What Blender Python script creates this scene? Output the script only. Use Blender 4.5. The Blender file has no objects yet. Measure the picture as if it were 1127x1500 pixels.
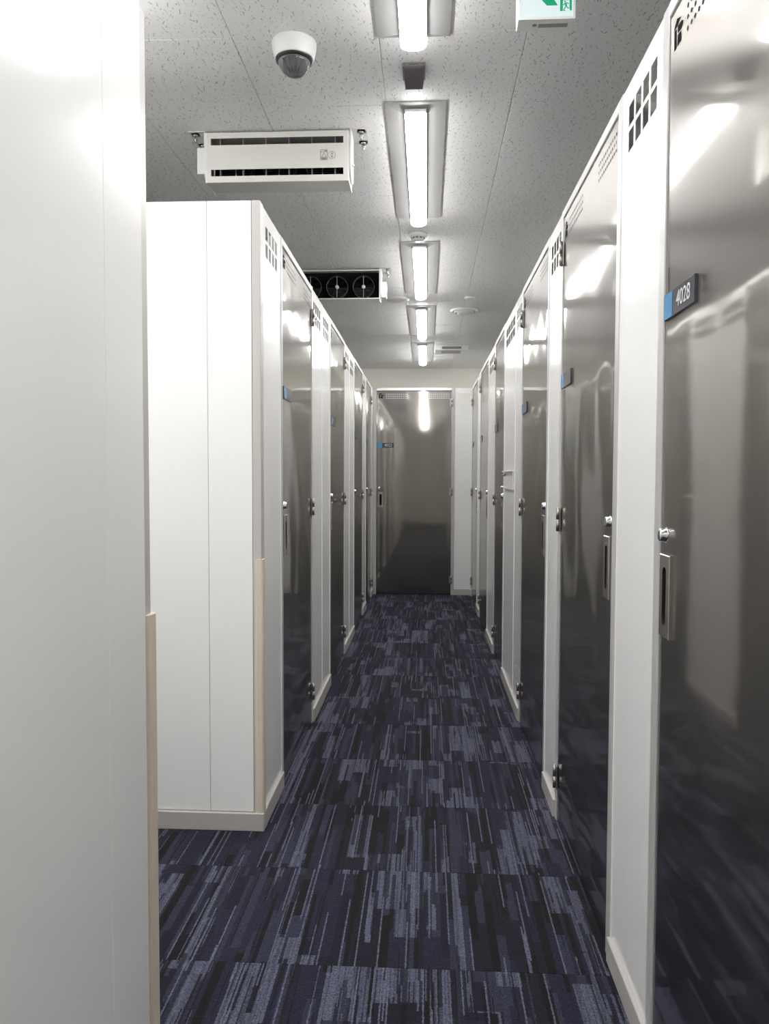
import bpy, bmesh, math, random
from mathutils import Vector, Matrix

random.seed(7)
scene = bpy.context.scene
COL = scene.collection

# ------------------------------------------------------------------ camera
EYE = 1.2849
yaw, pitch, roll = math.radians(3.074), math.radians(2.55), math.radians(0.168)
fw = Vector((-math.sin(yaw) * math.cos(pitch), math.cos(yaw) * math.cos(pitch), -math.sin(pitch)))
rt = Vector((math.cos(yaw), math.sin(yaw), 0))
up = rt.cross(fw)
r2 = math.cos(roll) * rt + math.sin(roll) * up
u2 = -math.sin(roll) * rt + math.cos(roll) * up
cam_data = bpy.data.cameras.new('camera')
cam = bpy.data.objects.new('camera', cam_data)
COL.objects.link(cam)
m = Matrix.Identity(4)
for i in range(3):
    m[i][0], m[i][1], m[i][2] = r2[i], u2[i], -fw[i]
m[2][3] = EYE
cam.matrix_world = m
cam_data.sensor_fit = 'VERTICAL'
cam_data.sensor_height = 36
cam_data.lens = 1134.9 * 36 / 1500
cam_data.clip_start = 0.02
scene.camera = cam

# ------------------------------------------------------------------ world, exposure
world = bpy.data.worlds.new('world')
scene.world = world
world.use_nodes = True
world.node_tree.nodes['Background'].inputs[0].default_value = (0.6, 0.62, 0.65, 1)
world.node_tree.nodes['Background'].inputs[1].default_value = 0.05
vs = scene.view_settings
vs.view_transform = 'Standard'
vs.look = 'None'
vs.gamma = 1
vs.use_curve_mapping = False
vs.exposure = 0.0
LAMP = 45.0          # radiance of the ceiling lamp tubes
scene.cycles.max_bounces = 10
scene.cycles.diffuse_bounces = 6
scene.cycles.glossy_bounces = 6

# ------------------------------------------------------------------ dimensions
CEIL = 2.645          # ceiling height
TOP = 2.257           # top of partitions
XR = 0.4964           # face of the right-hand row
XL = -0.592           # face of the left-hand row
YE = 8.472            # face of the end unit
YB = 9.76             # far wall
YA = -5.2             # wall behind the camera
WXL, WXR = -3.339, 2.121

# ------------------------------------------------------------------ node helpers
class NT:
    def __init__(self, name):
        self.mat = bpy.data.materials.new(name)
        self.mat.use_nodes = True
        self.t = self.mat.node_tree
        self.b = self.t.nodes['Principled BSDF']
    def n(self, typ, **kw):
        nd = self.t.nodes.new(typ)
        for k, v in kw.items():
            setattr(nd, k, v)
        return nd
    def put(self, sock, v):
        if hasattr(v, 'bl_rna') and isinstance(v, bpy.types.NodeSocket):
            self.t.links.new(v, sock)
        elif v is not None:
            sock.default_value = v
    def math(self, op, a, b=None, c=None):
        nd = self.n('ShaderNodeMath', operation=op)
        self.put(nd.inputs[0], a)
        if b is not None: self.put(nd.inputs[1], b)
        if c is not None: self.put(nd.inputs[2], c)
        return nd.outputs[0]
    def vmath(self, op, a, b=None):
        nd = self.n('ShaderNodeVectorMath', operation=op)
        self.put(nd.inputs[0], a)
        if b is not None: self.put(nd.inputs[1], b)
        return nd.outputs[0]
    def comb(self, x, y, z=0.0):
        nd = self.n('ShaderNodeCombineXYZ')
        self.put(nd.inputs[0], x); self.put(nd.inputs[1], y); self.put(nd.inputs[2], z)
        return nd.outputs[0]
    def sep(self, v):
        nd = self.n('ShaderNodeSeparateXYZ')
        self.put(nd.inputs[0], v)
        return nd.outputs
    def white(self, v, w):
        nd = self.n('ShaderNodeTexWhiteNoise', noise_dimensions='4D')
        self.put(nd.inputs['Vector'], v); self.put(nd.inputs['W'], w)
        return nd.outputs['Value']
    def noise(self, v, scale, detail=2.0, rough=0.5):
        nd = self.n('ShaderNodeTexNoise')
        self.put(nd.inputs['Vector'], v)
        nd.inputs['Scale'].default_value = scale
        nd.inputs['Detail'].default_value = detail
        nd.inputs['Roughness'].default_value = rough
        return nd.outputs['Fac']
    def mix(self, fac, a, b):
        nd = self.n('ShaderNodeMix', data_type='RGBA')
        self.put(nd.inputs[0], fac)
        for s, v in ((nd.inputs[6], a), (nd.inputs[7], b)):
            if isinstance(v, tuple) and len(v) == 3: v = v + (1,)
            self.put(s, v)
        return nd.outputs[2]
    def bump(self, h, strength, dist):
        nd = self.n('ShaderNodeBump')
        nd.inputs['Strength'].default_value = strength
        nd.inputs['Distance'].default_value = dist
        self.put(nd.inputs['Height'], h)
        self.t.links.new(nd.outputs[0], self.b.inputs['Normal'])
        return nd
    def pos(self):
        return self.n('ShaderNodeNewGeometry').outputs['Position']
    def objco(self):
        return self.n('ShaderNodeTexCoord').outputs['Object']
    def set(self, **kw):
        for k, v in kw.items():
            s = self.b.inputs[k.replace('_', ' ')]
            if isinstance(v, tuple) and len(v) == 3: v = v + (1,)
            self.put(s, v)

M = {}
def paint(name, col, rough, grain=0.02, spec=0.5, metallic=0.0, orange=0.0):
    """painted or plain surface with slight procedural tone variation"""
    t = NT(name)
    p = t.objco()
    f = t.noise(p, 3.0, 3)
    a = tuple(c * (1 - grain) for c in col); b = tuple(min(1, c * (1 + grain)) for c in col)
    t.set(Base_Color=t.mix(f, a, b), Roughness=rough, Metallic=metallic)
    t.b.inputs['Specular IOR Level'].default_value = spec
    if orange:
        t.bump(t.noise(p, 420.0, 1), orange, 0.0004)
    M[name] = t.mat
    return t

paint('panel_white', (0.84, 0.84, 0.832), 0.17, 0.01, 0.40, orange=0.05)
paint('post_grey', (0.50, 0.485, 0.465), 0.35)
paint('jamb_grey', (0.47, 0.465, 0.455), 0.3)
paint('plinth_grey', (0.46, 0.44, 0.42), 0.45, 0.04)
paint('guard_cream', (0.66, 0.575, 0.48), 0.5, 0.03)
paint('wall_cream', (0.86, 0.85, 0.79), 0.8, 0.03)
paint('inner_grey', (0.42, 0.42, 0.415), 0.5, 0.03)
paint('device_white', (0.80, 0.80, 0.78), 0.38, 0.01)
paint('device_warm', (0.74, 0.73, 0.69), 0.42, 0.02)
paint('black_gap', (0.010, 0.009, 0.010), 0.9, spec=0.05)
paint('fan_ring', (0.055, 0.05, 0.055), 0.3)
paint('dark_plastic', (0.03, 0.026, 0.03), 0.35)
paint('grey_plastic', (0.20, 0.19, 0.20), 0.4)
paint('lens_grey', (0.12, 0.103, 0.115), 0.6, spec=0.2)
paint('plate_dark', (0.045, 0.043, 0.06), 0.16, spec=0.6)
paint('plate_blue', (0.055, 0.25, 0.50), 0.16, spec=0.6)
paint('plate_digit', (0.55, 0.55, 0.56), 0.3)
paint('hole_shade', (0.05, 0.046, 0.045), 0.9, spec=0.05)  # flat dark discs: shade inside the lockers painted as colour
paint('hole_grey', (0.34, 0.335, 0.33), 0.6)
paint('hole_lit', (0.75, 0.75, 0.73), 0.5)  # pale discs on the end door: lit space behind painted as colour
paint('ink_grey', (0.22, 0.21, 0.21), 0.6)
paint('sticker_grey', (0.30, 0.29, 0.29), 0.5, 0.25)
paint('chrome', (0.80, 0.80, 0.80), 0.06, 0.0, metallic=1.0)
paint('hinge_steel', (0.36, 0.34, 0.315), 0.42, 0.05, metallic=1.0)
paint('handle_steel', (0.58, 0.55, 0.51), 0.2, 0.03, metallic=1.0)
paint('zinc', (0.55, 0.56, 0.56), 0.35, 0.1, metallic=1.0)
paint('fixture_white', (0.50, 0.50, 0.495), 0.5, 0.01)
paint('acrylic_white', (0.78, 0.78, 0.77), 0.25, 0.01)
paint('underlay', (0.02, 0.02, 0.03), 0.9)
paint('ceiling_backing', (0.35, 0.35, 0.34), 0.9)

def emit(name, col, strength, base=(0.8, 0.8, 0.8)):
    t = NT(name)
    t.set(Base_Color=base, Roughness=0.4, Emission_Color=col)
    t.b.inputs['Emission Strength'].default_value = strength
    M[name] = t.mat
emit('lamp', (1.0, 0.99, 0.98), LAMP)
emit('sign_lit', (0.80, 0.95, 0.97), 0.66, (0.25, 0.27, 0.27))
emit('sign_green', (0.0, 0.40, 0.17), 0.66, (0.0, 0.12, 0.06))

# clear dome
t = NT('dome_clear')
t.set(Base_Color=(0.85, 0.85, 0.86), Roughness=0.03)
t.b.inputs['Transmission Weight'].default_value = 0.92
t.b.inputs['IOR'].default_value = 1.25
M['dome_clear'] = t.mat

# stainless: sharp reflection plus a wide brushed lobe
def stainless(name, col):
    t = NT(name)
    p = t.objco()
    s = t.sep(p)
    br = t.noise(t.comb(t.math('MULTIPLY', s[0], 260.0), s[1], t.math('MULTIPLY', s[2], 1.2)), 1.0, 3)
    c = t.mix(br, tuple(x * 0.955 for x in col), tuple(min(1, x * 1.045) for x in col))
    t.set(Base_Color=c, Metallic=1.0, Roughness=0.05)
    wide = t.n('ShaderNodeBsdfPrincipled')
    t.put(wide.inputs['Base Color'], c)
    wide.inputs['Metallic'].default_value = 1.0
    wide.inputs['Roughness'].default_value = 0.30
    wide.inputs['Anisotropic'].default_value = 0.9
    tg = t.n('ShaderNodeTangent', direction_type='RADIAL', axis='Z')
    t.t.links.new(tg.outputs[0], wide.inputs['Tangent'])
    mx = t.n('ShaderNodeMixShader')
    mx.inputs[0].default_value = 0.36
    t.t.links.new(t.b.outputs[0], mx.inputs[1])
    t.t.links.new(wide.outputs[0], mx.inputs[2])
    t.t.links.new(mx.outputs[0], t.t.nodes['Material Output'].inputs['Surface'])
    M[name] = t.mat
stainless('stainless', (0.43, 0.41, 0.378))

# ceiling board: fissured mineral fibre
t = NT('ceiling_board')
p = t.pos()
s = t.sep(p)
pp = t.comb(s[0], s[1], 0.0)
warp = t.n('ShaderNodeTexNoise'); t.put(warp.inputs['Vector'], pp); warp.inputs['Scale'].default_value = 60.0; warp.inputs['Detail'].default_value = 1.0
wv = t.vmath('SCALE', t.vmath('SUBTRACT', warp.outputs['Color'], (0.5, 0.5, 0.5)))
wv.node.inputs['Scale'].default_value = 0.010
q = t.vmath('ADD', pp, wv)
def fissures(scale, seed, hl, hw):
    sc = t.vmath('SCALE', t.vmath('ADD', q, (seed, seed * 1.7, 0)))
    sc.node.inputs['Scale'].default_value = scale
    vo = t.n('ShaderNodeTexVoronoi', voronoi_dimensions='2D')
    t.put(vo.inputs['Vector'], sc)
    vo.inputs['Scale'].default_value = 1.0
    off = t.vmath('SUBTRACT', sc, vo.outputs['Position'])
    cc = t.sep(vo.outputs['Color'])
    rot = t.n('ShaderNodeVectorRotate', rotation_type='Z_AXIS')
    t.put(rot.inputs['Vector'], off)
    t.put(rot.inputs['Angle'], t.math('MULTIPLY', t.math('SUBTRACT', cc[0], 0.5), 1.2))
    o = t.sep(rot.outputs[0])
    L = t.math('MULTIPLY', cc[1], hl)
    W = t.math('MULTIPLY_ADD', cc[2], hw, hw * 0.35)
    ins = t.math('MULTIPLY', t.math('LESS_THAN', t.math('ABSOLUTE', o[0]), W), t.math('LESS_THAN', t.math('ABSOLUTE', o[1]), L))
    return ins
f1 = fissures(34.0, 0.0, 0.40, 0.042)
f2 = fissures(47.0, 3.1, 0.22, 0.05)
fis = t.math('MAXIMUM', f1, f2)
tone = t.noise(pp, 2.2, 2)
fine = t.noise(pp, 900.0, 1)
base = t.mix(tone, (0.865, 0.862, 0.86), (0.90, 0.897, 0.892))
base = t.mix(t.math('MULTIPLY', fine, 0.12), base, (0.7, 0.7, 0.7))
col = t.mix(t.math('MULTIPLY', fis, 0.62), base, (0.22, 0.215, 0.21))
t.set(Base_Color=col, Roughness=0.85)
t.bump(t.math('SUBTRACT', 1.0, fis), 0.5, 0.002)
M['ceiling_board'] = t.mat

# carpet tile: bands and fine yarn lines along the aisle, shuffled tile by tile
TX0, TY0, TS = 0.086, 1.976, 0.5
t = NT('carpet')
p = t.pos()
s = t.sep(p)
lx = t.math('SUBTRACT', s[0], TX0); ly = t.math('SUBTRACT', s[1], TY0)
ix = t.math('FLOOR', t.math('DIVIDE', lx, TS)); iy = t.math('FLOOR', t.math('DIVIDE', ly, TS))
tid = t.comb(ix, iy, 3.0)
tr = t.white(tid, 1.5)
tr2 = t.white(tid, 7.5)
wob = t.math('MULTIPLY', t.math('SUBTRACT', t.noise(t.comb(t.math('MULTIPLY', s[0], 260.0), t.math('MULTIPLY', s[1], 110.0)), 1.0, 1), 0.5), 0.0045)
lxw = t.math('ADD', lx, wob)
def strips(w, L, seed, vary=True):
    a = t.math('FLOOR', t.math('DIVIDE', t.math('ADD', lxw, t.math('MULTIPLY', tr, 0.37 * seed)), w))
    r = t.white(t.comb(a, ix, iy), seed)
    r3 = t.white(t.comb(a, ix, iy), seed + 31.0)
    ln = t.math('MULTIPLY_ADD', r3, L, L * 0.45)
    b = t.math('FLOOR', t.math('ADD', t.math('DIVIDE', ly, ln), t.math('MULTIPLY', r, 17.0)))
    return t.white(t.comb(a, b, t.math('MULTIPLY_ADD', ix, 13.0, iy)), seed + 5.0)
def gt(v, th): return t.math('GREATER_THAN', v, th)
def lt(v, th): return t.math('LESS_THAN', v, th)
NAVY, DEEP, BLACK, MID, LIGHT = (0.0125, 0.0125, 0.0275), (0.0082, 0.0082, 0.0160), (0.0042, 0.0039, 0.0046), (0.028, 0.030, 0.053), (0.098, 0.104, 0.152)
A = strips(0.050, 0.50, 1.0)
A2 = strips(0.024, 0.34, 2.0)
B = strips(0.0125, 0.42, 3.0)
C = strips(0.0038, 0.30, 4.0)
D = strips(0.064, 0.30, 5.0)
G = strips(0.125, 0.55, 6.0)
H = strips(0.0042, 0.55, 8.0)
c = t.mix(gt(A, 0.60), NAVY, DEEP)
c = t.mix(t.math('MULTIPLY', gt(A2, 0.84), 0.7), c, MID)
c = t.mix(t.math('MULTIPLY', lt(A2, 0.13), 0.95), c, BLACK)
c = t.mix(t.math('MULTIPLY', lt(B, 0.09), 0.95), c, BLACK)
c = t.mix(t.math('MULTIPLY', gt(B, 0.93), 0.7), c, MID)
# patches in which most yarns are light, broken up by dark ones
clus = t.math('MULTIPLY', gt(D, 0.56), gt(G, 0.34))
c = t.mix(t.math('MULTIPLY', t.math('MULTIPLY', clus, gt(A2, 0.38)), 0.42), c, LIGHT)
c = t.mix(t.math('MULTIPLY', t.math('MULTIPLY', clus, gt(C, 0.45)), 0.55), c, LIGHT)
c = t.mix(t.math('MULTIPLY', t.math('MULTIPLY', clus, lt(B, 0.22)), 0.8), c, DEEP)
# single long light yarns
c = t.mix(t.math('MULTIPLY', gt(H, 0.93), 0.85), c, LIGHT)
c = t.mix(t.math('MULTIPLY', lt(C, 0.05), 0.8), c, BLACK)
mott = t.noise(p, 60.0, 3)
grain = t.noise(p, 190.0, 3, 0.9)
k = t.math('MULTIPLY', t.math('MULTIPLY_ADD', mott, 0.9, 0.55), t.math('MULTIPLY_ADD', t.math('SUBTRACT', grain, 0.5), 5.0, 1.0))
vm = t.vmath('SCALE', c); t.put(vm.node.inputs['Scale'], k)
t.set(Base_Color=vm, Roughness=0.95)
t.b.inputs['Specular IOR Level'].default_value = 0.15
t.b.inputs['Sheen Weight'].default_value = 0.06
t.bump(grain, 0.6, 0.003)
M['carpet'] = t.mat

# ------------------------------------------------------------------ mesh helpers
class MB:
    def __init__(self): self.v, self.f, self.sm = [], [], []
    def add(self, vs, fs, smooth=False):
        o = len(self.v)
        self.v += [tuple(x) for x in vs]
        self.f += [tuple(i + o for i in f) for f in fs]
        self.sm += [smooth] * len(fs)
        return self
    def box(self, x0, x1, y0, y1, z0, z1):
        vs = [(x, y, z) for z in (z0, z1) for y in (y0, y1) for x in (x0, x1)]
        return self.add(vs, [(0, 2, 3, 1), (4, 5, 7, 6), (0, 1, 5, 4), (2, 6, 7, 3), (0, 4, 6, 2), (1, 3, 7, 5)])
    def bbox(self, x0, x1, y0, y1, z0, z1, b=0.003, seg=2):
        bm = bmesh.new()
        bmesh.ops.create_cube(bm, size=1.0)
        for v in bm.verts:
            v.co = Vector(((x0 + x1) / 2 + v.co.x * (x1 - x0), (y0 + y1) / 2 + v.co.y * (y1 - y0), (z0 + z1) / 2 + v.co.z * (z1 - z0)))
        bmesh.ops.bevel(bm, geom=list(bm.edges), offset=b, segments=seg, affect='EDGES', profile=0.5)
        bm.verts.index_update()
        self.add([v.co for v in bm.verts], [[v.index for v in f.verts] for f in bm.faces])
        bm.free()
        return self
    def cyl(self, p0, p1, r0, r1=None, n=16, caps=True):
        r1 = r0 if r1 is None else r1
        p0, p1 = Vector(p0), Vector(p1)
        d = (p1 - p0).normalized()
        a = d.orthogonal().normalized(); b = d.cross(a)
        vs = []
        for p, r in ((p0, r0), (p1, r1)):
            vs += [p + r * (math.cos(2 * math.pi * i / n) * a + math.sin(2 * math.pi * i / n) * b) for i in range(n)]
        self.add(vs, [(i, (i + 1) % n, n + (i + 1) % n, n + i) for i in range(n)], True)
        if caps:
            self.add(vs[:n], [tuple(reversed(range(n)))])
            self.add(vs[n:], [tuple(range(n))])
        return self
    def lathe(self, prof, axis='z', n=32, c=(0, 0, 0)):
        """prof: list of (r, h)"""
        vs = []
        for r, h in prof:
            for i in range(n):
                a = 2 * math.pi * i / n
                x, y = r * math.cos(a), r * math.sin(a)
                if axis == 'z': vs.append((c[0] + x, c[1] + y, c[2] + h))
                else: vs.append((c[0] + x, c[1] + h, c[2] - y))
        fs = []
        for k in range(len(prof) - 1):
            for i in range(n):
                j = (i + 1) % n
                fs.append((k * n + i, k * n + j, (k + 1) * n + j, (k + 1) * n + i))
        return self.add(vs, fs, True)
    def prism(self, poly, axis, a0, a1):
        """extrude a 2D polygon; axis 'z': (x,y); 'y': (x,z); 'x': (y,z)"""
        def P(p, h):
            if axis == 'z': return (p[0], p[1], h)
            if axis == 'y': return (p[0], h, p[1])
            return (h, p[0], p[1])
        n = len(poly)
        vs = [P(p, a0) for p in poly] + [P(p, a1) for p in poly]
        self.add(vs, [tuple(reversed(range(n))), tuple(range(n, 2 * n))] + [(i, (i + 1) % n, n + (i + 1) % n, n + i) for i in range(n)])
        return self
    def plate(self, xs, zs, hole, y0, y1):
        """flat sheet on the xz plane with rectangular openings"""
        nx, nz = len(xs) - 1, len(zs) - 1
        solid = lambda i, j: 0 <= i < nx and 0 <= j < nz and not hole(i, j)
        for i in range(nx):
            for j in range(nz):
                if not solid(i, j): continue
                a, b, c, d = xs[i], xs[i + 1], zs[j], zs[j + 1]
                self.add([(a, y0, c), (b, y0, c), (b, y0, d), (a, y0, d)], [(0, 1, 2, 3)])
                self.add([(a, y1, c), (b, y1, c), (b, y1, d), (a, y1, d)], [(3, 2, 1, 0)])
                for (di, dj, q) in ((-1, 0, ((a, c), (a, d))), (1, 0, ((b, c), (b, d))), (0, -1, ((a, c), (b, c))), (0, 1, ((a, d), (b, d)))):
                    if not solid(i + di, j + dj):
                        (xa, za), (xb, zb) = q
                        self.add([(xa, y0, za), (xb, y0, zb), (xb, y1, zb), (xa, y1, za)], [(0, 1, 2, 3)])
        return self
    def mesh(self, name, mat):
        me = bpy.data.meshes.new(name)
        me.from_pydata(self.v, [], self.f)
        me.polygons.foreach_set('use_smooth', self.sm)
        bm = bmesh.new(); bm.from_mesh(me)
        bmesh.ops.remove_doubles(bm, verts=bm.verts, dist=1e-6)
        bmesh.ops.recalc_face_normals(bm, faces=bm.faces)
        bm.to_mesh(me); bm.free()
        me.materials.append(M[mat])
        return me
    def build(self, name, mat, parent=None):
        return link(name, self.mesh(name, mat), parent)

def link(name, me, parent=None):
    o = bpy.data.objects.new(name, me)
    COL.objects.link(o)
    if parent is not None: o.parent = parent
    return o
def thing(name, label, cat, loc=(0, 0, 0), rz=0.0, group=None):
    o = bpy.data.objects.new(name, None)
    COL.objects.link(o)
    o.empty_display_size = 0.1
    o.location = loc
    o.rotation_euler = (0, 0, rz)
    o['label'] = label; o['category'] = cat
    if group: o['group'] = group
    return o
def struct(o, label, cat):
    o['kind'] = 'structure'; o['label'] = label; o['category'] = cat
    return o
def stuff(o):
    o['kind'] = 'stuff'
    return o
R90 = math.pi / 2

# ------------------------------------------------------------------ room shell
fl = struct(MB().box(WXL, WXR, YA, YB, -0.06, -0.007).build('floor', 'underlay'), 'floor of dark blue striped carpet tiles along the aisle', 'floor')
bm = bmesh.new()
bmesh.ops.create_cube(bm, size=1.0)
for v in bm.verts: v.co = Vector((v.co.x * (TS - 0.0003), v.co.y * (TS - 0.0003), v.co.z * 0.007 - 0.0035))
bmesh.ops.bevel(bm, geom=[e for e in bm.edges if all(v.co.z > -0.001 for v in e.verts)], offset=0.0005, segments=1, affect='EDGES')
tile_me = bpy.data.meshes.new('carpet_tile'); bm.to_mesh(tile_me); bm.free(); tile_me.materials.append(M['carpet'])
for j in range(-7, 14):
    for i in range(-5, 2):
        x, y = TX0 + (i + 0.5) * TS, TY0 + (j + 0.5) * TS
        aisle = -1.0 < x < 0.7
        cross = -2.7 < x <= -1.0 and 1.0 < y < 3.0
        if aisle or cross:
            o = link('carpet_tile', tile_me, fl); o.location = (x, y, 0)

ce = struct(MB().box(WXL, WXR, YA, YB, CEIL + 0.012, CEIL + 0.05).build('ceiling', 'ceiling_backing'), 'grey ceiling of fissured mineral fibre boards', 'ceiling')
BW, BL = 0.455, 0.91
board_cache = {}
def board(w, l):
    key = (round(w, 3), round(l, 3))
    if key not in board_cache:
        bm = bmesh.new(); bmesh.ops.create_cube(bm, size=1.0)
        for v in bm.verts: v.co = Vector((v.co.x * (w - 0.0012), v.co.y * (l - 0.0012), v.co.z * 0.012 + 0.006))
        bmesh.ops.bevel(bm, geom=[e for e in bm.edges if all(v.co.z < 0.001 for v in e.verts)], offset=0.0022, segments=1, affect='EDGES')
        me = bpy.data.meshes.new('ceiling_board'); bm.to_mesh(me); bm.free(); me.materials.append(M['ceiling_board'])
        board_cache[key] = me
    return board_cache[key]
for i in range(-6, 6):
    x = -0.609 + BW * i
    y = 2.435 - 7 * BL + (0.455 if i % 2 == 0 else 0.0)
    while y < YB:
        a, b = max(y, YA), min(y + BL, YB)
        if b - a > 0.02:
            o = link('ceiling_board', board(BW, b - a), ce); o.location = (x + BW / 2, (a + b) / 2, CEIL)
        y += BL

struct(MB().box(WXL, WXR, YB, YB + 0.1, -0.06, CEIL + 0.05).build('wall_far', 'wall_cream'), 'plain cream wall behind the end locker', 'wall')
struct(MB().box(WXL, WXR, YA - 0.1, YA, -0.06, CEIL + 0.05).build('wall_rear', 'wall_cream'), 'plain cream wall behind the camera', 'wall')
struct(MB().box(WXL - 0.1, WXL, YA - 0.1, YB + 0.1, -0.06, CEIL + 0.05).build('wall_left', 'wall_cream'), 'outer wall hidden behind the left lockers', 'wall')
struct(MB().box(WXR, WXR + 0.1, YA - 0.1, YB + 0.1, -0.06, CEIL + 0.05).build('wall_right', 'wall_cream'), 'outer wall hidden behind the right lockers', 'wall')

# ------------------------------------------------------------------ lockers and panels
# local frame of a row: x to the viewer's right along the face, y into the wall, z up
DTOP = 2.222
JW = 0.03

def slot_plate(mb, cx, cz, w, h, sw, sh, y0, y1, n=28):
    """rectangular plate with a stadium-shaped slot through it"""
    inner, outer = [], []
    for i in range(n):
        a = 2 * math.pi * i / n + 0.11
        c, s = math.cos(a), math.sin(a)
        r = sw / 2; hh = sh / 2 - r
        inner.append((cx + r * c, cz + (hh if s > 0 else -hh) + r * s))
        k = min((w / 2) / max(abs(c), 1e-6), (h / 2) / max(abs(s), 1e-6))
        outer.append((cx + k * c, cz + k * s))
    # make sure the outer corners exist
    for sx in (-1, 1):
        for sz in (-1, 1):
            X, Z = cx + sx * w / 2, cz + sz * h / 2
            j = min(range(n), key=lambda q: (outer[q][0] - X) ** 2 + (outer[q][1] - Z) ** 2)
            outer[j] = (X, Z)
    vs = []
    e = 0.0012
    for ring, y in ((inner, y1), (inner, y0)):
        vs += [(p[0], y, p[1]) for p in ring]
    vs += [(cx + (p[0] - cx) * (1 - 2 * e / w), y0, cz + (p[1] - cz) * (1 - 2 * e / h)) for p in outer]
    vs += [(p[0], y0 + e, p[1]) for p in outer]
    vs += [(p[0], y1, p[1]) for p in outer]
    fs = []
    for k in range(4):
        for i in range(n):
            j = (i + 1) % n
            fs.append((k * n + i, k * n + j, (k + 1) * n + j, (k + 1) * n + i))
    mb.add(vs, fs)

def text_mesh(body, size, xs=1.0):
    cu = bpy.data.curves.new('digits', 'FONT')
    cu.body = body; cu.size = size; cu.extrude = 0.0004
    cu.align_x = 'CENTER'; cu.align_y = 'CENTER'; cu.resolution_u = 4
    o = bpy.data.objects.new('tmp', cu); COL.objects.link(o)
    dg = bpy.context.evaluated_depsgraph_get()
    me = bpy.data.meshes.new_from_object(o.evaluated_get(dg))
    bpy.data.objects.remove(o)
    me.transform(Matrix.Diagonal((xs, 1, 1, 1)))
    me.transform(Matrix.Rotation(R90, 4, 'X'))
    me.materials.clear(); me.materials.append(M['plate_digit'])
    me.name = 'number'
    return me

def warp_fn(W, seed, amp, rip=0.0):
    """shallow oil-canning of a thin door skin"""
    rnd = random.Random(seed)
    waves = []
    for k in range(5):
        lu = rnd.uniform(0.30, 0.85); lv = rnd.uniform(0.45, 1.6)
        waves.append((lu, lv, rnd.uniform(0, 6.28), rnd.uniform(0, 6.28), rnd.uniform(0.5, 1.0)))
    bend = rnd.uniform(-1, 1)
    def d(u, z):
        e = min(1.0, min(u, W - u) / 0.07); e = max(e, 0); e = e * e * (3 - 2 * e)
        f = min(1.0, min(z, DTOP - z) / 0.10); f = max(f, 0); f = f * f * (3 - 2 * f)
        s = 0.0
        for lu, lv, a, b, g in waves:
            s += g * math.sin(2 * math.pi * u / lu + a) * math.sin(2 * math.pi * z / lv + b)
        s2 = math.sin(2 * math.pi * u / 0.29 + seed) * (0.6 + 0.4 * math.sin(2 * math.pi * z / 0.8 + seed * 2.0)) + 0.7 * math.sin(2 * math.pi * (u / 0.5 + z / 0.55) + seed * 3.0)
        return e * f * (amp * s + rip * s2)
    return d

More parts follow.
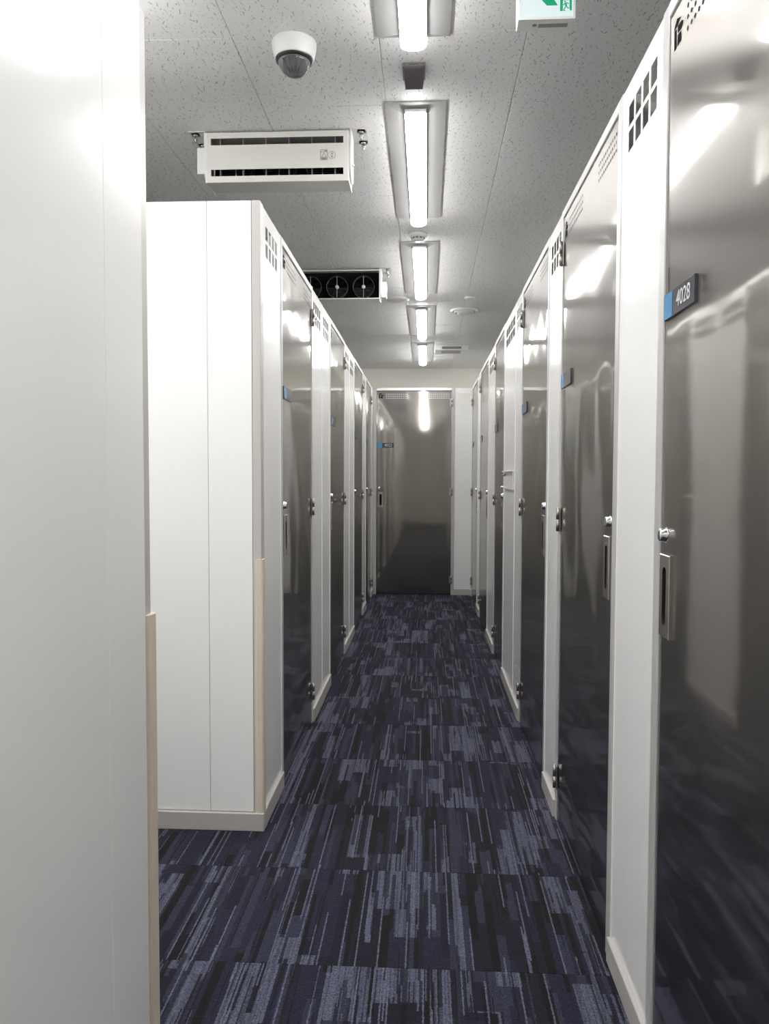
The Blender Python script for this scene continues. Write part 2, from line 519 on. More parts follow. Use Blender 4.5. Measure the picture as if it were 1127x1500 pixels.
def locker(label, loc, rz, width, hinge, seed, amp=0.00035, number=None, depth=1.0, rip=0.0, jl=JW, jr=JW, holes_lit='hole_shade'):
    """one storage compartment: frame, stainless door and its fittings, side and back walls"""
    t = thing('storage_locker', label, 'locker', loc, rz, 'steel-doored storage lockers along the aisle')
    W = width
    x0, x1 = jl, W - jr
    dw = x1 - x0
    # frame
    MB().bbox(0, jl - 0.002, -0.004, 0.05, 0, TOP, 0.002, 1).build('jamb', 'jamb_grey', t)
    MB().bbox(W - jr + 0.002, W, -0.004, 0.05, 0, TOP, 0.002, 1).build('jamb', 'jamb_grey', t)
    MB().bbox(jl - 0.002, W - jr + 0.002, -0.004, 0.05, DTOP + 0.007, TOP, 0.002, 1).build('top_rail', 'panel_white', t)
    MB().box(jl - 0.002, W - jr + 0.002, 0.012, 0.05, DTOP - 0.01, DTOP + 0.007).build('gap_shade', 'black_gap', t)  # black strip painting the shade in the gap over the door
    # box behind
    MB().box(0.0, 0.02, 0.05, depth, 0, TOP - 0.02).build('side_wall', 'inner_grey', t)
    MB().box(W - 0.02, W, 0.05, depth, 0, TOP - 0.02).build('side_wall', 'inner_grey', t)
    MB().box(0, W, depth, depth + 0.02, 0, TOP - 0.02).build('back_wall', 'inner_grey', t)
    # door leaf with a slightly uneven skin
    d = warp_fn(dw, seed, amp, rip)
    nu, nv = 44, 96
    mb = MB(); vs = []; fs = []
    z0 = 0.010
    for j in range(nv + 1):
        for i in range(nu + 1):
            u = dw * i / nu; z = z0 + (DTOP - z0) * j / nv
            vs.append((x0 + u, d(u, z), z))
    for j in range(nv):
        for i in range(nu):
            a = j * (nu + 1) + i
            fs.append((a, a + 1, a + nu + 2, a + nu + 1))
    mb.add(vs, fs, True)
    # returned edges
    E = 0.03
    mb.add([(x0, 0, z0), (x0, E, z0), (x0, E, DTOP), (x0, 0, DTOP)], [(0, 1, 2, 3)])
    mb.add([(x1, 0, z0), (x1, E, z0), (x1, E, DTOP), (x1, 0, DTOP)], [(3, 2, 1, 0)])
    mb.add([(x0, 0, DTOP), (x1, 0, DTOP), (x1, E, DTOP), (x0, E, DTOP)], [(0, 1, 2, 3)])
    mb.add([(x0, 0, z0), (x1, 0, z0), (x1, E, z0), (x0, E, z0)], [(3, 2, 1, 0)])
    mb.add([(x0, E, z0), (x1, E, z0), (x1, E, DTOP), (x0, E, DTOP)], [(3, 2, 1, 0)])
    me = bpy.data.meshes.new('door')
    me.from_pydata(mb.v, [], mb.f)
    me.polygons.foreach_set('use_smooth', mb.sm)
    me.materials.append(M['stainless'])
    door = link('door', me, t)
    # air holes: two groups of three rows
    hb = MB()
    for g0, g1 in ((0.105, 0.325), (dw - 0.235, dw - 0.015)):
        n = int(round((g1 - g0) / 0.0205))
        for i in range(n + 1):
            for k in range(3):
                u = g0 + i * 0.0205; z = 2.147 + k * 0.0215
                if u > dw - 0.01: continue
                y = d(u, z) - 0.0008
                hb.add([(x0 + u + 0.0048 * math.cos(a * math.pi / 4), y, z + 0.0048 * math.sin(a * math.pi / 4)) for a in range(8)], [tuple(range(8))])
    stuff(hb.build('air_holes', holes_lit, door))
    # emblem cut-out: a little house with a key-like body
    eb = MB()
    for poly in ([(.0190, .0488), (.0395, .0640), (.0640, .0545), (.0360, .0488)],
                 [(.0460, .0318), (.0455, .0460), (.0725, .0442), (.0762, .0372), (.0672, .0305)],
                 [(.0245, .0075), (.0245, .0462), (.0365, .0450), (.0372, .0075)],
                 [(.0441, .0072), (.0450, .0286), (.0663, .0262), (.0658, .0072)]):
        eb.add([(x0 + a, d(a, 2.138 + b) - 0.0009, 2.138 + b) for a, b in poly], [tuple(range(len(poly)))])
    eb.build('emblem', 'black_gap', door)
    # number plate
    px0, px1, pz0, pz1 = x0 + 0.010, x0 + 0.190, 1.609, 1.661
    pl = MB().bbox(px0, px1, -0.0065, 0.002, pz0, pz1, 0.0008, 1).build('number_plate', 'plate_dark', t)
    pl['label'] = 'dark grey plate with a blue end'
    MB().box(px0 + 0.0008, px0 + 0.052, -0.0071, -0.006, pz0 + 0.0008, pz1 - 0.0008).build('blue_band', 'plate_blue', pl)
    if number:
        o = link('number', text_mesh(number, 0.044, 0.92), pl)
        o.location = (px0 + 0.118, -0.0069, (pz0 + pz1) / 2)
        o['label'] = 'pale number ' + number
    # lock and handle on the side away from the hinges
    ls = 1 if hinge == 'L' else -1
    ex = x1 if hinge == 'L' else x0
    lk = MB().lathe([(0.0, 0.004), (0.0165, 0.004), (0.0165, -0.002), (0.0140, -0.004), (0.0135, -0.012), (0.0115, -0.0145), (0.0, -0.0145)], 'y', 24, (ex - ls * 0.030, 0, 1.168)).build('lock', 'chrome', t)
    MB().box(ex - ls * 0.030 - 0.0012, ex - ls * 0.030 + 0.0012, -0.0152, -0.014, 1.161, 1.175).build('keyhole', 'black_gap', lk)
    hx = ex - ls * 0.046
    mb = MB(); slot_plate(mb, hx, 1.043, 0.064, 0.170, 0.024, 0.120, -0.0075, 0.0)
    hd = mb.build('handle', 'handle_steel', t)
    MB().box(hx - 0.013, hx + 0.013, -0.0016, 0.0, 0.975, 1.111).build('finger_slot', 'black_gap', hd)
    # hinges
    hxx = x0 - 0.004 if hinge == 'L' else x1 + 0.004
    for hz in (0.168, 1.132, 2.100):
        mb = MB()
        mb.cyl((hxx, -0.010, hz - 0.043), (hxx, -0.010, hz - 0.0005), 0.0065, n=14)
        mb.cyl((hxx, -0.010, hz + 0.0005), (hxx, -0.010, hz + 0.043), 0.0065, n=14)
        mb.box(hxx - 0.020, hxx + 0.001, -0.0065, -0.0035, hz - 0.042, hz + 0.042)
        mb.box(hxx - 0.001, hxx + 0.020, -0.0065, -0.0035, hz - 0.042, hz + 0.042)
        mb.build('hinge', 'hinge_steel', t)
    return t

PANELS = 'white infill panels between the locker doors'
def panel(label, loc, rz, width, vents=True, vent_x=None, cells=4):
    """white infill panel with eight small vent openings, a perforated field below and a plinth"""
    t = thing('infill_panel', label, 'panel', loc, rz, PANELS)
    W = width
    g = 0.0015
    if vents:
        a, b = vent_x if vent_x else (0.052, W - 0.058)
        gap = 0.013
        cw = (b - a - (cells - 1) * gap) / cells
        xs = [g]; hx = set()
        for c in range(cells):
            xs += [a + c * (cw + gap), a + c * (cw + gap) + cw]; hx.add(2 * c + 1)
        xs.append(W - g)
        zs = [0.068, 2.090, 2.140, 2.152, 2.202, TOP]
        MB().plate(xs, zs, lambda i, j: i in hx and j in (1, 3), 0.0, 0.0016).build('sheet', 'panel_white', t)
        hb = MB()
        n = max(3, int((b - a) / 0.0205))
        for i in range(n + 1):
            for k in range(6):
                u = a + 0.004 + (b - a - 0.008) * i / n; z = 2.071 - k * 0.016
                hb.add([(u + 0.003 * math.cos(q * math.pi / 3), -0.0006, z + 0.003 * math.sin(q * math.pi / 3)) for q in range(6)], [tuple(range(6))])
        stuff(hb.build('perforation', 'hole_grey', t))
    else:
        MB().box(g, W - g, 0.0, 0.018, 0.068, TOP).build('sheet', 'panel_white', t)
    for ex in (g, W - g - 0.004):
        MB().bbox(ex, ex + 0.004, -0.0022, 0.004, 0.068, TOP, 0.001, 1).build('edge_fold', 'panel_white', t)
    MB().bbox(0, W, -0.011, 0.018, 0.0, 0.067, 0.002, 1).build('plinth', 'plinth_grey', t)
    return t

# right-hand row (faces -x, its local x runs towards the camera)
def R_(y): return (XR, y, 0)
locker('stainless steel locker door numbered 4028 at the right edge, nearest the camera', R_(1.700), -R90, 0.87, 'R', 11, 0.00008, '4028', jl=0.042)
locker('tall stainless locker with black house emblem, second on the right from the camera', R_(2.915), -R90, 0.875, 'L', 23, 0.00026, rip=0.00028, jr=0.042)
locker('third stainless locker on the right, just before the white hook plate', R_(4.080), -R90, 0.88, 'L', 37, 0.00026, rip=0.00028)
locker('narrow stainless locker fourth on the right, beyond the panel with white hook plate', R_(5.660), -R90, 0.685, 'L', 41, 0.00022, rip=0.00028)
locker('fifth stainless locker on the right, second to last before the end door', R_(7.160), -R90, 0.91, 'L', 53, 0.0001)
locker('farthest stainless locker on the right, next to the end panel', R_(8.430), -R90, 0.91, 'L', 61, 0.0001)
panel('tall white vented panel between door 4028 and the second door on the right', R_(2.040), -R90, 0.34, vent_x=(0.050, 0.288))
panel('white vented panel between second and third right-hand steel doors', R_(3.200), -R90, 0.285, vent_x=(0.03, 0.25))
panel('narrower white vented panel just beyond the third right-hand steel door', R_(4.386), -R90, 0.306, vent_x=(0.03, 0.26))
panel('wide white vented panel on the right carrying the white hook plate', R_(4.975), -R90, 0.589)
panel('white vented panel between fourth and fifth right-hand steel doors', R_(6.250), -R90, 0.59)
panel('slim white panel between the last two right-hand steel doors', R_(7.520), -R90, 0.36)
panel('thin white filler panel at the far right corner of the aisle', R_(YE - 0.012), -R90, 0.028, vents=False)
# continuing behind the camera
panel('white vented panel on the right beside the camera, out of the picture', R_(0.830), -R90, 0.34)
locker('stainless locker on the right behind the camera', R_(0.490), -R90, 0.87, 'L', 71, 0.0003)
panel('wide white vented panel on the right behind the camera', R_(-0.380), -R90, 0.60)
locker('last stainless locker on the right far behind the camera', R_(-0.980), -R90, 0.87, 'R', 73, 0.0003)

# left-hand row (faces +x, its local x runs away from the camera)
def L_(y): return (XL, y, 0)
panel('white vented panel at the corner of the left block beside the cream guard', L_(2.792), R90, 0.343, vent_x=(0.055, 0.278))
locker('nearest stainless locker on the left, beyond the white corner panel', L_(3.135), R90, 0.865, 'R', 83, 0.00024, rip=0.00028)
panel('white vented panel just beyond the nearest left-hand steel door', L_(4.000), R90, 0.381)
panel('second white vented panel beyond the nearest left-hand steel door', L_(4.381), R90, 0.349)
locker('second stainless locker on the left', L_(4.730), R90, 0.855, 'R', 89, 0.00022, rip=0.00028)
panel('white vented panel just beyond the second left-hand steel door', L_(5.585), R90, 0.365)
panel('second white vented panel beyond the second left-hand steel door', L_(5.950), R90, 0.360)
locker('third stainless locker on the left', L_(6.310), R90, 0.86, 'R', 97, 0.00015)
panel('white vented panel between third and fourth left-hand steel doors', L_(7.170), R90, 0.38)
locker('fourth and farthest stainless locker on the left', L_(7.550), R90, 0.70, 'R', 101, 0.00012)
panel('thin white panel at the far left corner beside the end door', L_(8.250), R90, YE - 8.252, vents=False)

# end of the aisle (faces -y)
locker('stainless steel door numbered 4022 closing the far end of the aisle', (XL + 0.012, YE, 0), 0, 0.307 - XL - 0.012, 'R', 107, 0.00010, '4022', holes_lit='hole_lit', jl=0.036, jr=0.037)
panel('white vented panel right of the far end door 4022', (0.307, YE, 0), 0, 0.36, vent_x=(0.05, 0.31))

# ------------------------------------------------------------------ plain partitions on the left
def guard(parent, pts, z0, z1):
    MB().prism(pts, 'z', z0, z1).build('corner_guard', 'guard_cream', parent)['label'] = 'cream corner guard'

# second block: its end face towards the camera
YF = 2.738
t = thing('partition_end', 'white end face of the left locker block with cream corner guard', 'partition', (XL, YF, 0))
sx = [-0.028, -0.188, -0.72, -1.25, -1.78, -2.31, -2.747]
for a, b in zip(sx[:-1], sx[1:]):
    MB().bbox(b + 0.0007, a - 0.0007, 0.002, 0.02, 0.068, TOP, 0.001, 1).build('sheet', 'panel_white', t)
MB().bbox(-0.027, 0.004, 0.0, 0.048, 0.067, TOP, 0.0025, 2).build('corner_post', 'post_grey', t)
MB().box(-0.020, -0.002, 0.046, 0.056, 0.067, TOP - 0.002).build('groove', 'post_grey', t)
mb = MB().bbox(-2.747, 0.011, -0.010, 0.02, 0.0, 0.066, 0.002, 1).build('plinth', 'plinth_grey', t)
mb = MB().bbox(-0.02, 0.0115, 0.0205, 0.0535, 0.0, 0.066, 0.001, 1).build('plinth', 'plinth_grey', t)
guard(t, [(-0.020, 0.001), (-0.020, -0.004), (-0.012, -0.0055), (0.004, -0.0055), (0.0085, -0.003), (0.0105, 0.002), (0.0105, 0.03), (0.004, 0.034), (0.004, 0.0)], 0.050, 0.990)

# near block: long white side along the aisle, from beside the camera to the cross aisle
YN = 1.640
t = thing('partition_side', 'large plain white partition filling the left edge with cream corner guard', 'partition', (XL, YN, 0))
sy = [-0.040, -0.230, -1.13, -2.03, -2.93, -3.83, -4.73]
for a, b in zip(sy[:-1], sy[1:]):
    MB().bbox(-0.02, 0.0, b + 0.0008, a - 0.0008, 0.068, TOP, 0.0012, 1).build('sheet', 'panel_white', t)
MB().bbox(-0.048, -0.003, -0.038, 0.0, 0.067, TOP, 0.003, 2).build('corner_post', 'post_grey', t)
MB().box(-0.016, -0.005, -0.0415, -0.0365, 0.068, TOP - 0.004).build('groove', 'post_grey', t)
MB().bbox(-0.02, 0.010, -4.73, -0.003, 0.0, 0.066, 0.002, 1).build('plinth', 'plinth_grey', t)
MB().bbox(-2.747, -0.05, -0.02, -0.002, 0.068, TOP, 0.001, 1).build('end_sheet', 'panel_white', t)
MB().bbox(-2.747, -0.022, -0.02, 0.008, 0.0, 0.066, 0.001, 1).build('plinth', 'plinth_grey', t)
guard(t, [(-0.003, -0.036), (0.006, -0.036), (0.0085, -0.02), (0.0085, -0.008), (0.007, 0.002), (0.003, 0.007), (-0.004, 0.009), (-0.030, 0.009), (-0.034, 0.0), (-0.003, 0.0)], 0.050, 0.990)

# ------------------------------------------------------------------ ceiling lights
LX = -0.046
def fixture(y0, label, x=LX, rz=0.0):
    t = thing('ceiling_light', label, 'light', (x, y0, CEIL), rz, 'row of batten lights along the aisle ceiling')
    L = 1.25
    a, b, z1, z2 = 0.112, 0.040, -0.006, -0.026
    vs = []
    for hx, e, z in ((a, 0.0, 0.0), (a, 0.0, z1), (b, 0.055, z2)):
        vs += [(-hx, e, z), (hx, e, z), (hx, L - e, z), (-hx, L - e, z)]
    fs = [(0, 1, 2, 3), (8, 9, 10, 11)]
    for k in (0, 4):
        fs += [(k + i, k + (i + 1) % 4, k + 4 + (i + 1) % 4, k + 4 + i) for i in range(4)]
    MB().add(vs, fs).build('base_tray', 'fixture_white', t)
    # slim housing carrying a diffuser with a rounded underside
    MB().bbox(-0.0405, 0.0405, 0.010, L - 0.010, -0.040, -0.024, 0.001, 1).build('lamp_housing', 'fixture_white', t)
    n = 10
    prof = [(-0.0395, -0.0388)] + [(-0.0395 * math.cos(math.pi * i / n), -0.041 - 0.018 * math.sin(math.pi * i / n)) for i in range(n + 1)] + [(0.0395, -0.0388)]
    mb = MB()
    ends = [(0.008, 0.35), (0.012, 0.8), (0.022, 1.0), (L - 0.022, 1.0), (L - 0.012, 0.8), (L - 0.008, 0.35)]
    vs = []
    for y, k in ends:
        vs += [(x * (0.8 + 0.2 * k), y, -0.0388 + (z + 0.0388) * k) for x, z in prof]
    m_ = len(prof)
    fs = [tuple(reversed(range(m_))), tuple(range((len(ends) - 1) * m_, len(ends) * m_))]
    for k in range(len(ends) - 1):
        fs += [(k * m_ + i, k * m_ + i + 1, (k + 1) * m_ + i + 1, (k + 1) * m_ + i) for i in range(m_ - 1)]
        fs += [(k * m_ + m_ - 1, k * m_, (k + 1) * m_, (k + 1) * m_ + m_ - 1)]
    mb.add(vs, fs)
    mb.build('lamp_bar', 'lamp', t)
    return t
names = {-3: 'lit batten ceiling light farthest behind the camera', -2: 'lit batten ceiling light far behind the camera', -1: 'lit batten ceiling light just behind the camera',
         0: 'lit batten ceiling light cut off by the top of the picture', 1: 'long lit batten ceiling light in front of the small grey square fitting',
         2: 'lit batten ceiling light just beyond the smoke detector, third from the camera', 3: 'fourth lit batten ceiling light, beside the round air diffuser',
         4: 'smallest and farthest lit batten ceiling light near the cream wall'}
for k in range(-3, 5):
    fixture(1.198 + 1.665 * k, names[k])
fixture(2.10, 'added unseen batten ceiling light over the cross aisle, hidden behind the left partition', -0.74, R90)  # assumed lamp, added out of view to brighten the left block's end face
fixture(2.10, 'second added unseen batten ceiling light along the cross aisle, farther left', -2.06, R90)  # also assumed, added to lift the left ceiling and lower end face
for nx, nm in ((-2.55, 'beyond the left lockers'), (1.78, 'beyond the right lockers')):  # assumed lamps, added out of view to brighten far wall and ceiling
    for ny, nl in ((4.5, 'midway along'), (8.35, 'near the far wall')):
        fixture(ny, 'added unseen batten ceiling light over the neighbouring aisle ' + nm + ', ' + nl, nx)

# ------------------------------------------------------------------ dome camera
t = thing('security_camera', 'white dome security camera with smoked clear bubble on the ceiling', 'camera', (-0.421, 2.475, CEIL))
MB().lathe([(0, 0), (0.069, 0), (0.070, -0.004), (0.069, -0.020), (0.062, -0.048), (0.060, -0.051), (0.0, -0.051)], 'z', 48).build('housing', 'device_white', t)
MB().lathe([(0.059, -0.050), (0.0585, -0.056), (0.050, -0.059), (0.047, -0.058)], 'z', 48).build('trim_ring', 'dark_plastic', t)
prof = [(0.051 * math.cos(i * math.pi / 20), -0.054 - 0.049 * math.sin(i * math.pi / 20)) for i in range(11)]
prof[-1] = (0.0005, prof[-1][1])
MB().lathe(prof, 'z', 40).build('dome', 'dome_clear', t)
# camera ball and cradle inside the bubble
ball = [(max(0.0005, 0.030 * math.cos((i - 8) * math.pi / 16)), -0.062 + 0.030 * math.sin((i - 8) * math.pi / 16)) for i in range(17)]
MB().lathe(ball, 'z', 24).build('camera_module', 'lens_grey', t)
mb = MB()
for a in (-0.9, -0.3, 0.35, 0.95):
    mb.cyl((0.034 * math.sin(a), -0.034 * math.cos(a), -0.056), (0.012 * math.sin(a), -0.030 * math.cos(a) * 0.5, -0.094), 0.005, 0.004, 8)
mb.build('lens_cradle', 'dark_plastic', t)

# ------------------------------------------------------------------ circulation fan units
def bracket(t, x, y, side):
    mb = MB()
    mb.box(x - 0.016, x + 0.016, y - 0.016, y + 0.016, -0.0025, 0.0)
    mb.cyl((x, y, -0.002), (x, y, -0.010), 0.011, n=6)
    mb.cyl((x, y, -0.010), (x, y, -0.034), 0.0045, n=8)
    mb.cyl((x, y, -0.018), (x, y, -0.024), 0.009, n=6)
    mb.build('hanger_bolt', 'zinc', t)

def fan_wheels(t, y, depth, sgn, W):
    for k in range(3):
        cx = (k - 1) * 0.174; cz = -0.115
        f = MB().lathe([(0.068, 0), (0.071, 0), (0.071, sgn * 0.03), (0.068, sgn * 0.03), (0.068, 0)], 'y', 36, (cx, y, cz)).build('fan', 'fan_ring', t)
        mb = MB()
        for q in range(7):
            a = q * 2 * math.pi / 7 + 0.3 * k
            ca, sa = math.cos(a), math.sin(a)
            pts = []
            for r, tw, dz in ((0.018, 0.0, -0.010), (0.066, 0.25, -0.014), (0.066, 0.85, 0.014), (0.018, 0.75, 0.010)):
                pts.append((cx + r * math.cos(a + tw), y + sgn * 0.016 + dz * sgn, cz + r * math.sin(a + tw)))
            mb.add(pts, [(0, 1, 2, 3)])
            mb.add([(p[0], p[1] + 0.001, p[2]) for p in pts], [(3, 2, 1, 0)])
        mb.build('blades', 'black_gap', f)
        MB().lathe([(0.0005, -sgn * 0.006), (0.010, -sgn * 0.006), (0.0115, -sgn * 0.003), (0.0115, sgn * 0.02)], 'y', 18, (cx, y, cz)).build('hub', 'device_warm', f)
        mb = MB()
        mb.box(cx - 0.0018, cx + 0.0018, y - 0.004, y - 0.001, cz - 0.07, cz + 0.07)
        mb.build('guard_bar', 'zinc', f)
        mb = MB()
        for q in range(1, 8):
            zz = cz - q * 0.0085
            hw = math.sqrt(max(0.0, 0.068 ** 2 - (zz - cz) ** 2))
            mb.box(cx - hw, cx + hw, y - 0.001, y + 0.001, zz - 0.0008, zz + 0.0008)
        mb.build('guard_wires', 'fan_ring', f)

def fan_unit(label, loc, front):
    """front=True shows the slotted cover to the camera, False shows the open fan side"""
    t = thing('circulation_fan', label, 'fan', loc, 0, 'white fan units hung under the ceiling')
    W = 0.556; hw = W / 2
    zt, zb = -0.008, -0.200
    D = 0.112
    # top, bottom, far side and ends of the case
    MB().bbox(-hw, hw, 0.006, D, zt - 0.006, zt, 0.002, 1).build('top_sheet', 'device_warm', t)
    if front:
        MB().add([(-hw, 0.004, zb), (hw, 0.004, zb), (hw, D + 0.004, zb), (-hw, D + 0.004, zb), (-hw, 0.004, zb + 0.004), (hw, 0.004, zb + 0.004), (hw, D + 0.004, zb + 0.004), (-hw, D + 0.004, zb + 0.004)],
                 [(0, 1, 2, 3), (4, 5, 6, 7), (0, 1, 5, 4), (1, 2, 6, 5), (2, 3, 7, 6), (3, 0, 4, 7)]).build('bottom_sheet', 'device_warm', t)
        xs = [-hw, -hw + 0.016, hw - 0.016, hw]
        zs = [zb, -0.176, -0.150, -0.056, -0.030, zt]
        mb = MB().plate(xs, zs, lambda i, j: i == 1 and j in (1, 3), 0.0, 0.002)
        cov = mb.build('front_cover', 'device_warm', t)
        MB().cyl((-hw, 0.007, zt - 0.006), (hw, 0.007, zt - 0.006), 0.0068, n=12).build('rounded_edge', 'device_warm', cov)
        MB().cyl((-hw, 0.007, zb + 0.006), (hw, 0.007, zb + 0.006), 0.0068, n=12).build('rounded_edge', 'device_warm', cov)
        # warning labels: outlines of a triangle and of a crossed hand
        mb = MB()
        def bar(x0, z0, x1, z1, w=0.0010):
            d_ = Vector((x1 - x0, z1 - z0)).normalized() * w; n_ = Vector((-d_.y, d_.x))
            mb.add([(x0 + n_.x, -0.0006, z0 + n_.y), (x1 + n_.x, -0.0006, z1 + n_.y), (x1 - n_.x, -0.0006, z1 - n_.y), (x0 - n_.x, -0.0006, z0 - n_.y)], [(0, 1, 2, 3)])
        bx, bz = hw - 0.105, -0.104
        for p in ((0, -0.016, 0.026, -0.016), (0, 0.022, 0.026, 0.022), (0, -0.016, 0, 0.022), (0.026, -0.016, 0.026, 0.022), (0, -0.009, 0.026, -0.009), (0, 0.015, 0.026, 0.015),
                  (0.004, -0.006, 0.022, -0.006), (0.004, -0.006, 0.013, 0.011), (0.022, -0.006, 0.013, 0.011)):
            bar(bx + p[0], bz + p[1], bx + p[2], bz + p[3])
        for p in ((0.003, -0.0125, 0.023, -0.0125, 0.0018), (0.016, 0.0185, 0.023, 0.0185, 0.0018)):
            bar(bx + p[0], bz + p[1], bx + p[2], bz + p[3], p[4])
        cx_, cz_ = bx + 0.044, bz + 0.002
        for i in range(16):
            a, b = i * math.pi / 8, (i + 1) * math.pi / 8
            bar(cx_ + 0.0145 * math.cos(a), cz_ + 0.0145 * math.sin(a), cx_ + 0.0145 * math.cos(b), cz_ + 0.0145 * math.sin(b), 0.0007)
        for p in ((-0.004, -0.010, 0.004, -0.002), (-0.004, -0.002, 0.004, -0.010), (-0.004, 0.002, 0.004, 0.002), (-0.005, 0.006, 0.005, 0.006), (-0.003, 0.010, 0.003, 0.010)):
            bar(cx_ + p[0], cz_ + p[1], cx_ + p[2], cz_ + p[3])
        mb.build('warning_label', 'ink_grey', cov)
        MB().box(-hw + 0.004, hw - 0.004, 0.104, 0.108, zb + 0.004, zt - 0.006).build('rear_baffle', 'black_gap', t)
        mb = MB()
        for k in range(6):
            x = -hw + 0.05 + k * 0.0912
            mb.box(x - 0.002, x + 0.002, 0.012, 0.03, zb + 0.006, zt - 0.008)
        mb.build('inner_ribs', 'grey_plastic', t)
        mb = MB()
        for x in (-0.17, 0.0, 0.17):
            for q in range(3):
                mb.box(x + 0.0, x + 0.06, 0.03 + q * 0.01, 0.032 + q * 0.01, -0.178 + q * 0.006, -0.176 + q * 0.006)
        mb.build('guard_wires', 'zinc', t)
        fan_wheels(t, 0.05, 0.03, 1, W)
    else:
        MB().bbox(-hw, hw, 0.004, D, zb, zb + 0.005, 0.0015, 1).build('bottom_sheet', 'device_white', t)
        MB().bbox(-hw, hw, 0.0, 0.012, zt - 0.010, zt - 0.001, 0.002, 1).build('front_lip', 'device_white', t)
        MB().bbox(-hw, hw, 0.0, 0.012, zb, zb + 0.008, 0.002, 1).build('front_lip', 'device_white', t)
        MB().box(-hw + 0.004, hw - 0.004, 0.062, 0.066, zb + 0.005, zt - 0.006).build('rear_baffle', 'black_gap', t)
        fan_wheels(t, 0.022, 0.03, 1, W)
    # end cheeks: sheet with a bevelled lower rear corner, and an outer rounded hanger plate
    for s in (-1, 1):
        x0 = s * hw
        pts = [(0.0, zt), (0.0, zb - 0.002), (0.08, zb - 0.004), (D + 0.012, zb - 0.006), (D + 0.012, zt)] if front else [(-0.006, zt + 0.004), (-0.006, zb - 0.018), (0.03, zb - 0.012), (D, zb - 0.004), (D, zt + 0.004)]
        MB().prism(pts, 'x', min(x0, x0 + s * 0.006), max(x0, x0 + s * 0.006)).build('end_cheek', 'device_white', t)
        pts = []
        for i in range(13):
            a = math.pi + math.pi * i / 12
            pts.append((0.058 + 0.050 * math.cos(a), -0.15 + 0.042 * math.sin(a)))
        pts += [(0.108, 0.0), (0.008, 0.0)]
        MB().prism(pts, 'x', min(s * (hw + 0.008), s * (hw + 0.014)), max(s * (hw + 0.008), s * (hw + 0.014))).build('hanger_plate', 'device_white', t)
        MB().box(min(s * (hw + 0.008), s * (hw + 0.075)), max(s * (hw + 0.008), s * (hw + 0.075)), 0.0, 0.15, -0.0025, 0.0).build('hanger_foot', 'device_warm', t)
        for yy in (0.025, 0.125):
            bracket(t, s * (hw + 0.052), yy, s)
        MB().cyl((s * (hw + 0.014), 0.05, -0.125), (s * (hw + 0.024), 0.05, -0.125), 0.005, n=8).build('screw', 'zinc', t)
    sb = -1 if front else 1
    MB().bbox(min(sb * (hw + 0.014), sb * (hw + 0.046)), max(sb * (hw + 0.014), sb * (hw + 0.046)), 0.02, 0.09, -0.158 if front else -0.185, -0.055 if front else -0.085, 0.003, 2).build('junction_box', 'device_white', t)
    if front:
        MB().cyl((-hw + 0.03, 0.03, 0.0), (-hw + 0.03, 0.03, zt - 0.002), 0.013, n=16).build('cable_gland', 'device_warm', t)
    return t
fan_unit('white slotted fan unit with warning stickers hanging above the cross aisle', (-0.592, 3.070, CEIL), True)
fan_unit('fan unit with three dark exposed fans hanging above the left lockers', (-0.590, 5.085, CEIL), False)

# ------------------------------------------------------------------ exit sign
t = thing('exit_sign', 'lit green and white emergency exit sign cut off at the top edge', 'sign', (0.306, 2.083, CEIL))
sw = 0.0735
MB().bbox(-sw, sw, 0.004, 0.056, -0.172, 0.0, 0.003, 2).build('housing', 'device_white', t)
MB().plate([-sw, -sw + 0.006, sw - 0.006, sw], [-0.172, -0.166, -0.004, 0.0], lambda i, j: i == 1 and j == 1, 0.0, 0.004).build('bezel', 'device_white', t)
face = MB().box(-sw + 0.006, sw - 0.006, 0.0015, 0.0038, -0.166, -0.004).build('lit_face', 'sign_lit', t)
mb = MB()
def flat(pts, y=0.0009):
    mb.add([(a, y, b) for a, b in pts], [tuple(range(len(pts)))])
flat([(-0.050, -0.083), (0.006, -0.083 + 0.054), (0.034, -0.083 + 0.054), (-0.008, -0.083 - 0.0)])
flat([(-0.050, -0.083), (-0.008, -0.083), (0.028, -0.137), (-0.0, -0.137)])
mb.build('arrow', 'sign_green', face)
mb = MB()
gx, gz = 0.034, -0.152
flat([(gx, gz), (gx + 0.009, gz + 0.001), (gx + 0.007, gz + 0.003), (gx + 0.007, gz + 0.027), (gx, gz + 0.027)])
flat([(gx, gz + 0.027), (gx + 0.030, gz + 0.027), (gx + 0.030, gz + 0.0285), (gx, gz + 0.0285)])
flat([(gx + 0.026, gz + 0.001), (gx + 0.030, gz + 0.001), (gx + 0.030, gz + 0.027), (gx + 0.024, gz + 0.027), (gx + 0.024, gz + 0.006)])
# running figure
flat([(gx + 0.0125 + 0.0022 * math.cos(i * math.pi / 5), gz + 0.0235 + 0.0022 * math.sin(i * math.pi / 5)) for i in range(10)])
def limb(pts, w=0.0012):
    for (x0, z0), (x1, z1) in zip(pts[:-1], pts[1:]):
        d_ = Vector((x1 - x0, z1 - z0)).normalized() * w; n_ = Vector((-d_.y, d_.x))
        flat([(gx + x0 + n_.x, gz + z0 + n_.y), (gx + x1 + n_.x, gz + z1 + n_.y), (gx + x1 - n_.x, gz + z1 - n_.y), (gx + x0 - n_.x, gz + z0 - n_.y)])
limb([(0.0135, 0.0205), (0.0155, 0.0125)], 0.0024)
limb([(0.0135, 0.0200), (0.0095, 0.0175), (0.0080, 0.0150)])
limb([(0.0145, 0.0200), (0.0190, 0.0205), (0.0215, 0.0180)])
limb([(0.0150, 0.0125), (0.0118, 0.0070), (0.0090, 0.0030), (0.0130, 0.0010)])
limb([(0.0160, 0.0125), (0.0195, 0.0075), (0.0230, 0.0075)])
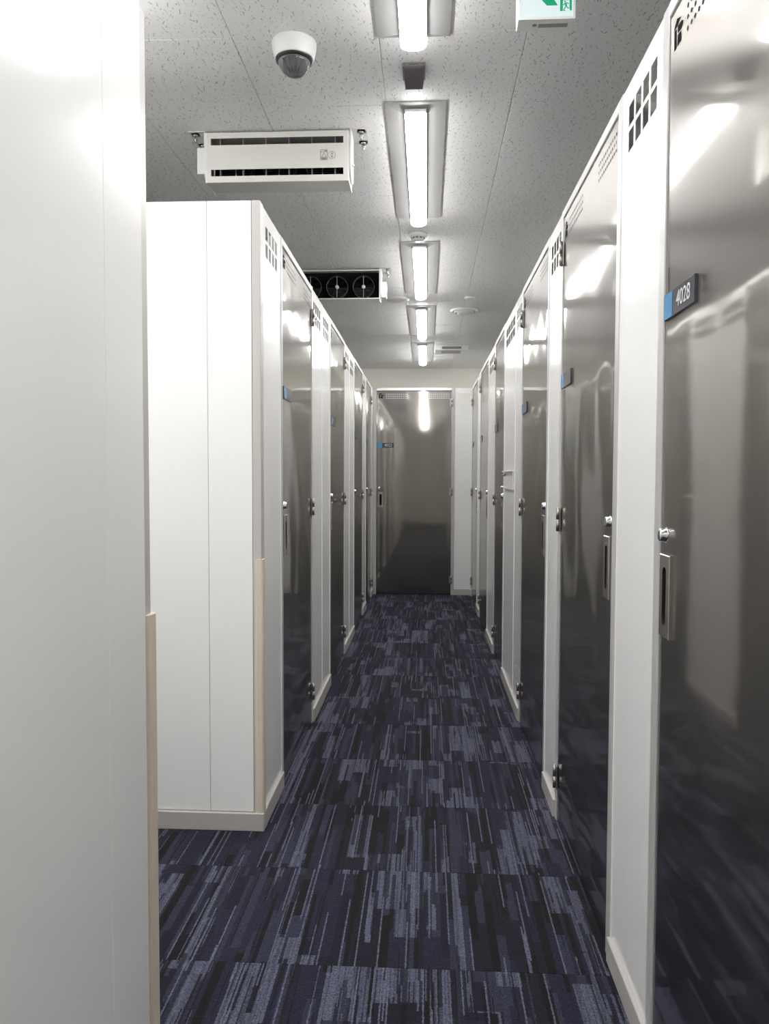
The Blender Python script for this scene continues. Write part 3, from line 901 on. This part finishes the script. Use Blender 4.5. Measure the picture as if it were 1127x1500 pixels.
mb.build('running_figure', 'sign_green', face)
MB().box(-0.018, 0.058, 0.020, 0.036, -0.1728, -0.1722).build('rating_sticker', 'sticker_grey', t)
MB().lathe([(0.0005, -0.1726), (0.006, -0.1726), (0.006, -0.172)], 'z', 14, (-0.028, 0.026, 0)).build('pilot_button', 'grey_plastic', t)

# ------------------------------------------------------------------ small ceiling devices
t = thing('emergency_spotlight', 'small dark grey square fitting between two ceiling lights', 'sensor', (-0.048, 2.600, CEIL))
MB().bbox(-0.038, 0.038, 0.0, 0.098, -0.013, 0.0, 0.003, 2).build('base', 'grey_plastic', t)
vs = [(-0.034, 0.003, -0.013), (0.034, 0.003, -0.013), (0.034, 0.094, -0.013), (-0.034, 0.094, -0.013), (-0.031, 0.006, -0.017), (0.031, 0.006, -0.017), (0.029, 0.090, -0.045), (-0.029, 0.090, -0.045)]
MB().add(vs, [(3, 2, 1, 0), (4, 5, 6, 7), (0, 1, 5, 4), (1, 2, 6, 5), (2, 3, 7, 6), (3, 0, 4, 7)]).build('hood', 'lens_grey', t)
MB().box(-0.034, 0.034, -0.0012, 0.0, -0.0125, -0.0095).build('clip_strip', 'hinge_steel', t)
mb = MB()
for a, b in ((-0.034, -0.026), (-0.016, 0.014), (0.024, 0.033)):
    mb.box(a, b, -0.0018, -0.001, -0.0095, -0.0080)
mb.build('vent_slits', 'black_gap', t)

t = thing('smoke_detector', 'small round white smoke detector between second and third lights', 'detector', (-0.053, 4.40, CEIL))
MB().lathe([(0.0005, 0.0), (0.052, 0.0), (0.052, -0.010), (0.046, -0.018), (0.036, -0.020), (0.034, -0.032), (0.020, -0.040), (0.0005, -0.041)], 'z', 36).build('body', 'device_white', t)
mb = MB()
for i in range(10):
    a = i * math.pi / 5
    mb.cyl((0.0353 * math.cos(a), 0.0353 * math.sin(a), -0.026), (0.0358 * math.cos(a + 0.35), 0.0358 * math.sin(a + 0.35), -0.026), 0.0035, n=6)
mb.build('sensing_slots', 'grey_plastic', t)

t = thing('sprinkler_cover', 'small plain white disc on the ceiling above the air diffuser', 'sprinkler', (0.322, 5.93, CEIL))
MB().lathe([(0.0005, 0.0), (0.042, 0.0), (0.042, -0.010), (0.039, -0.013), (0.0005, -0.014)], 'z', 32).build('cover_disc', 'device_white', t)
MB().lathe([(0.046, 0.0), (0.046, -0.003), (0.0425, -0.003)], 'z', 32).build('rim', 'fixture_white', t)

t = thing('air_diffuser', 'round white ceiling diffuser with concentric rings at right', 'vent', (0.298, 6.38, CEIL))
MB().lathe([(0.0005, -0.001), (0.110, -0.001), (0.112, -0.004), (0.098, -0.018), (0.092, -0.018), (0.088, -0.008), (0.0005, -0.008)], 'z', 48).build('outer_ring', 'device_white', t)
MB().lathe([(0.080, -0.010), (0.076, -0.026), (0.070, -0.026), (0.066, -0.012)], 'z', 48).build('inner_ring', 'device_white', t)
MB().lathe([(0.060, -0.012), (0.056, -0.032), (0.030, -0.034), (0.0005, -0.034)], 'z', 48).build('centre_cone', 'device_warm', t)
MB().lathe([(0.086, -0.0085), (0.062, -0.0085)], 'z', 48).build('throat', 'grey_plastic', t)

t = thing('ceiling_speaker', 'flat pale disc on the ceiling beside the exposed fan unit', 'speaker', (-0.225, 5.98, CEIL))
MB().lathe([(0.0005, 0.0), (0.085, 0.0), (0.084, -0.006), (0.076, -0.012), (0.0005, -0.013)], 'z', 40).build('grille', 'device_warm', t)
MB().lathe([(0.090, 0.0), (0.090, -0.004), (0.084, -0.005)], 'z', 40).build('rim', 'device_white', t)

t = thing('ceiling_grille', 'rectangular white return grille on the ceiling near the far wall', 'vent', (0.254, 8.06, CEIL))
mb = MB()
for a, b, c_, d_ in ((-0.17, 0.17, 0.0, 0.05), (-0.17, 0.17, 0.25, 0.30), (-0.17, -0.10, 0.05, 0.25), (0.10, 0.17, 0.05, 0.25)):
    mb.box(a, b, c_, d_, -0.045, 0.0)
mb.build('frame', 'device_white', t)
MB().box(-0.10, 0.10, -0.002, 0.0, -0.036, -0.012).build('front_slot', 'grey_plastic', t)
for k in range(7):
    MB().box(-0.10, 0.10, 0.06 + k * 0.027, 0.066 + k * 0.027, -0.045, -0.020).build('louvre', 'device_warm', t)
MB().box(-0.10, 0.10, 0.05, 0.25, -0.012, -0.004).build('filter', 'grey_plastic', t)

# ------------------------------------------------------------------ white hook plate on the right-hand panel
t = thing('hook_plate', 'small white ledge with pegs on the wide right-hand panel', 'hook', (XR - 0.001, 4.93, 1.215), -R90)
MB().bbox(0.0, 0.50, -0.006, 0.0, 0.0, 0.105, 0.002, 1).build('back_plate', 'acrylic_white', t)
MB().bbox(0.0, 0.50, -0.018, 0.0, 0.105, 0.113, 0.002, 1).build('ledge', 'device_white', t)
MB().cyl((0.10, -0.006, 0.012), (0.10, -0.036, 0.012), 0.007, n=12).build('peg', 'chrome', t)
MB().cyl((0.10, -0.006, 0.090), (0.10, -0.030, 0.084), 0.005, n=12).build('peg', 'grey_plastic', t)
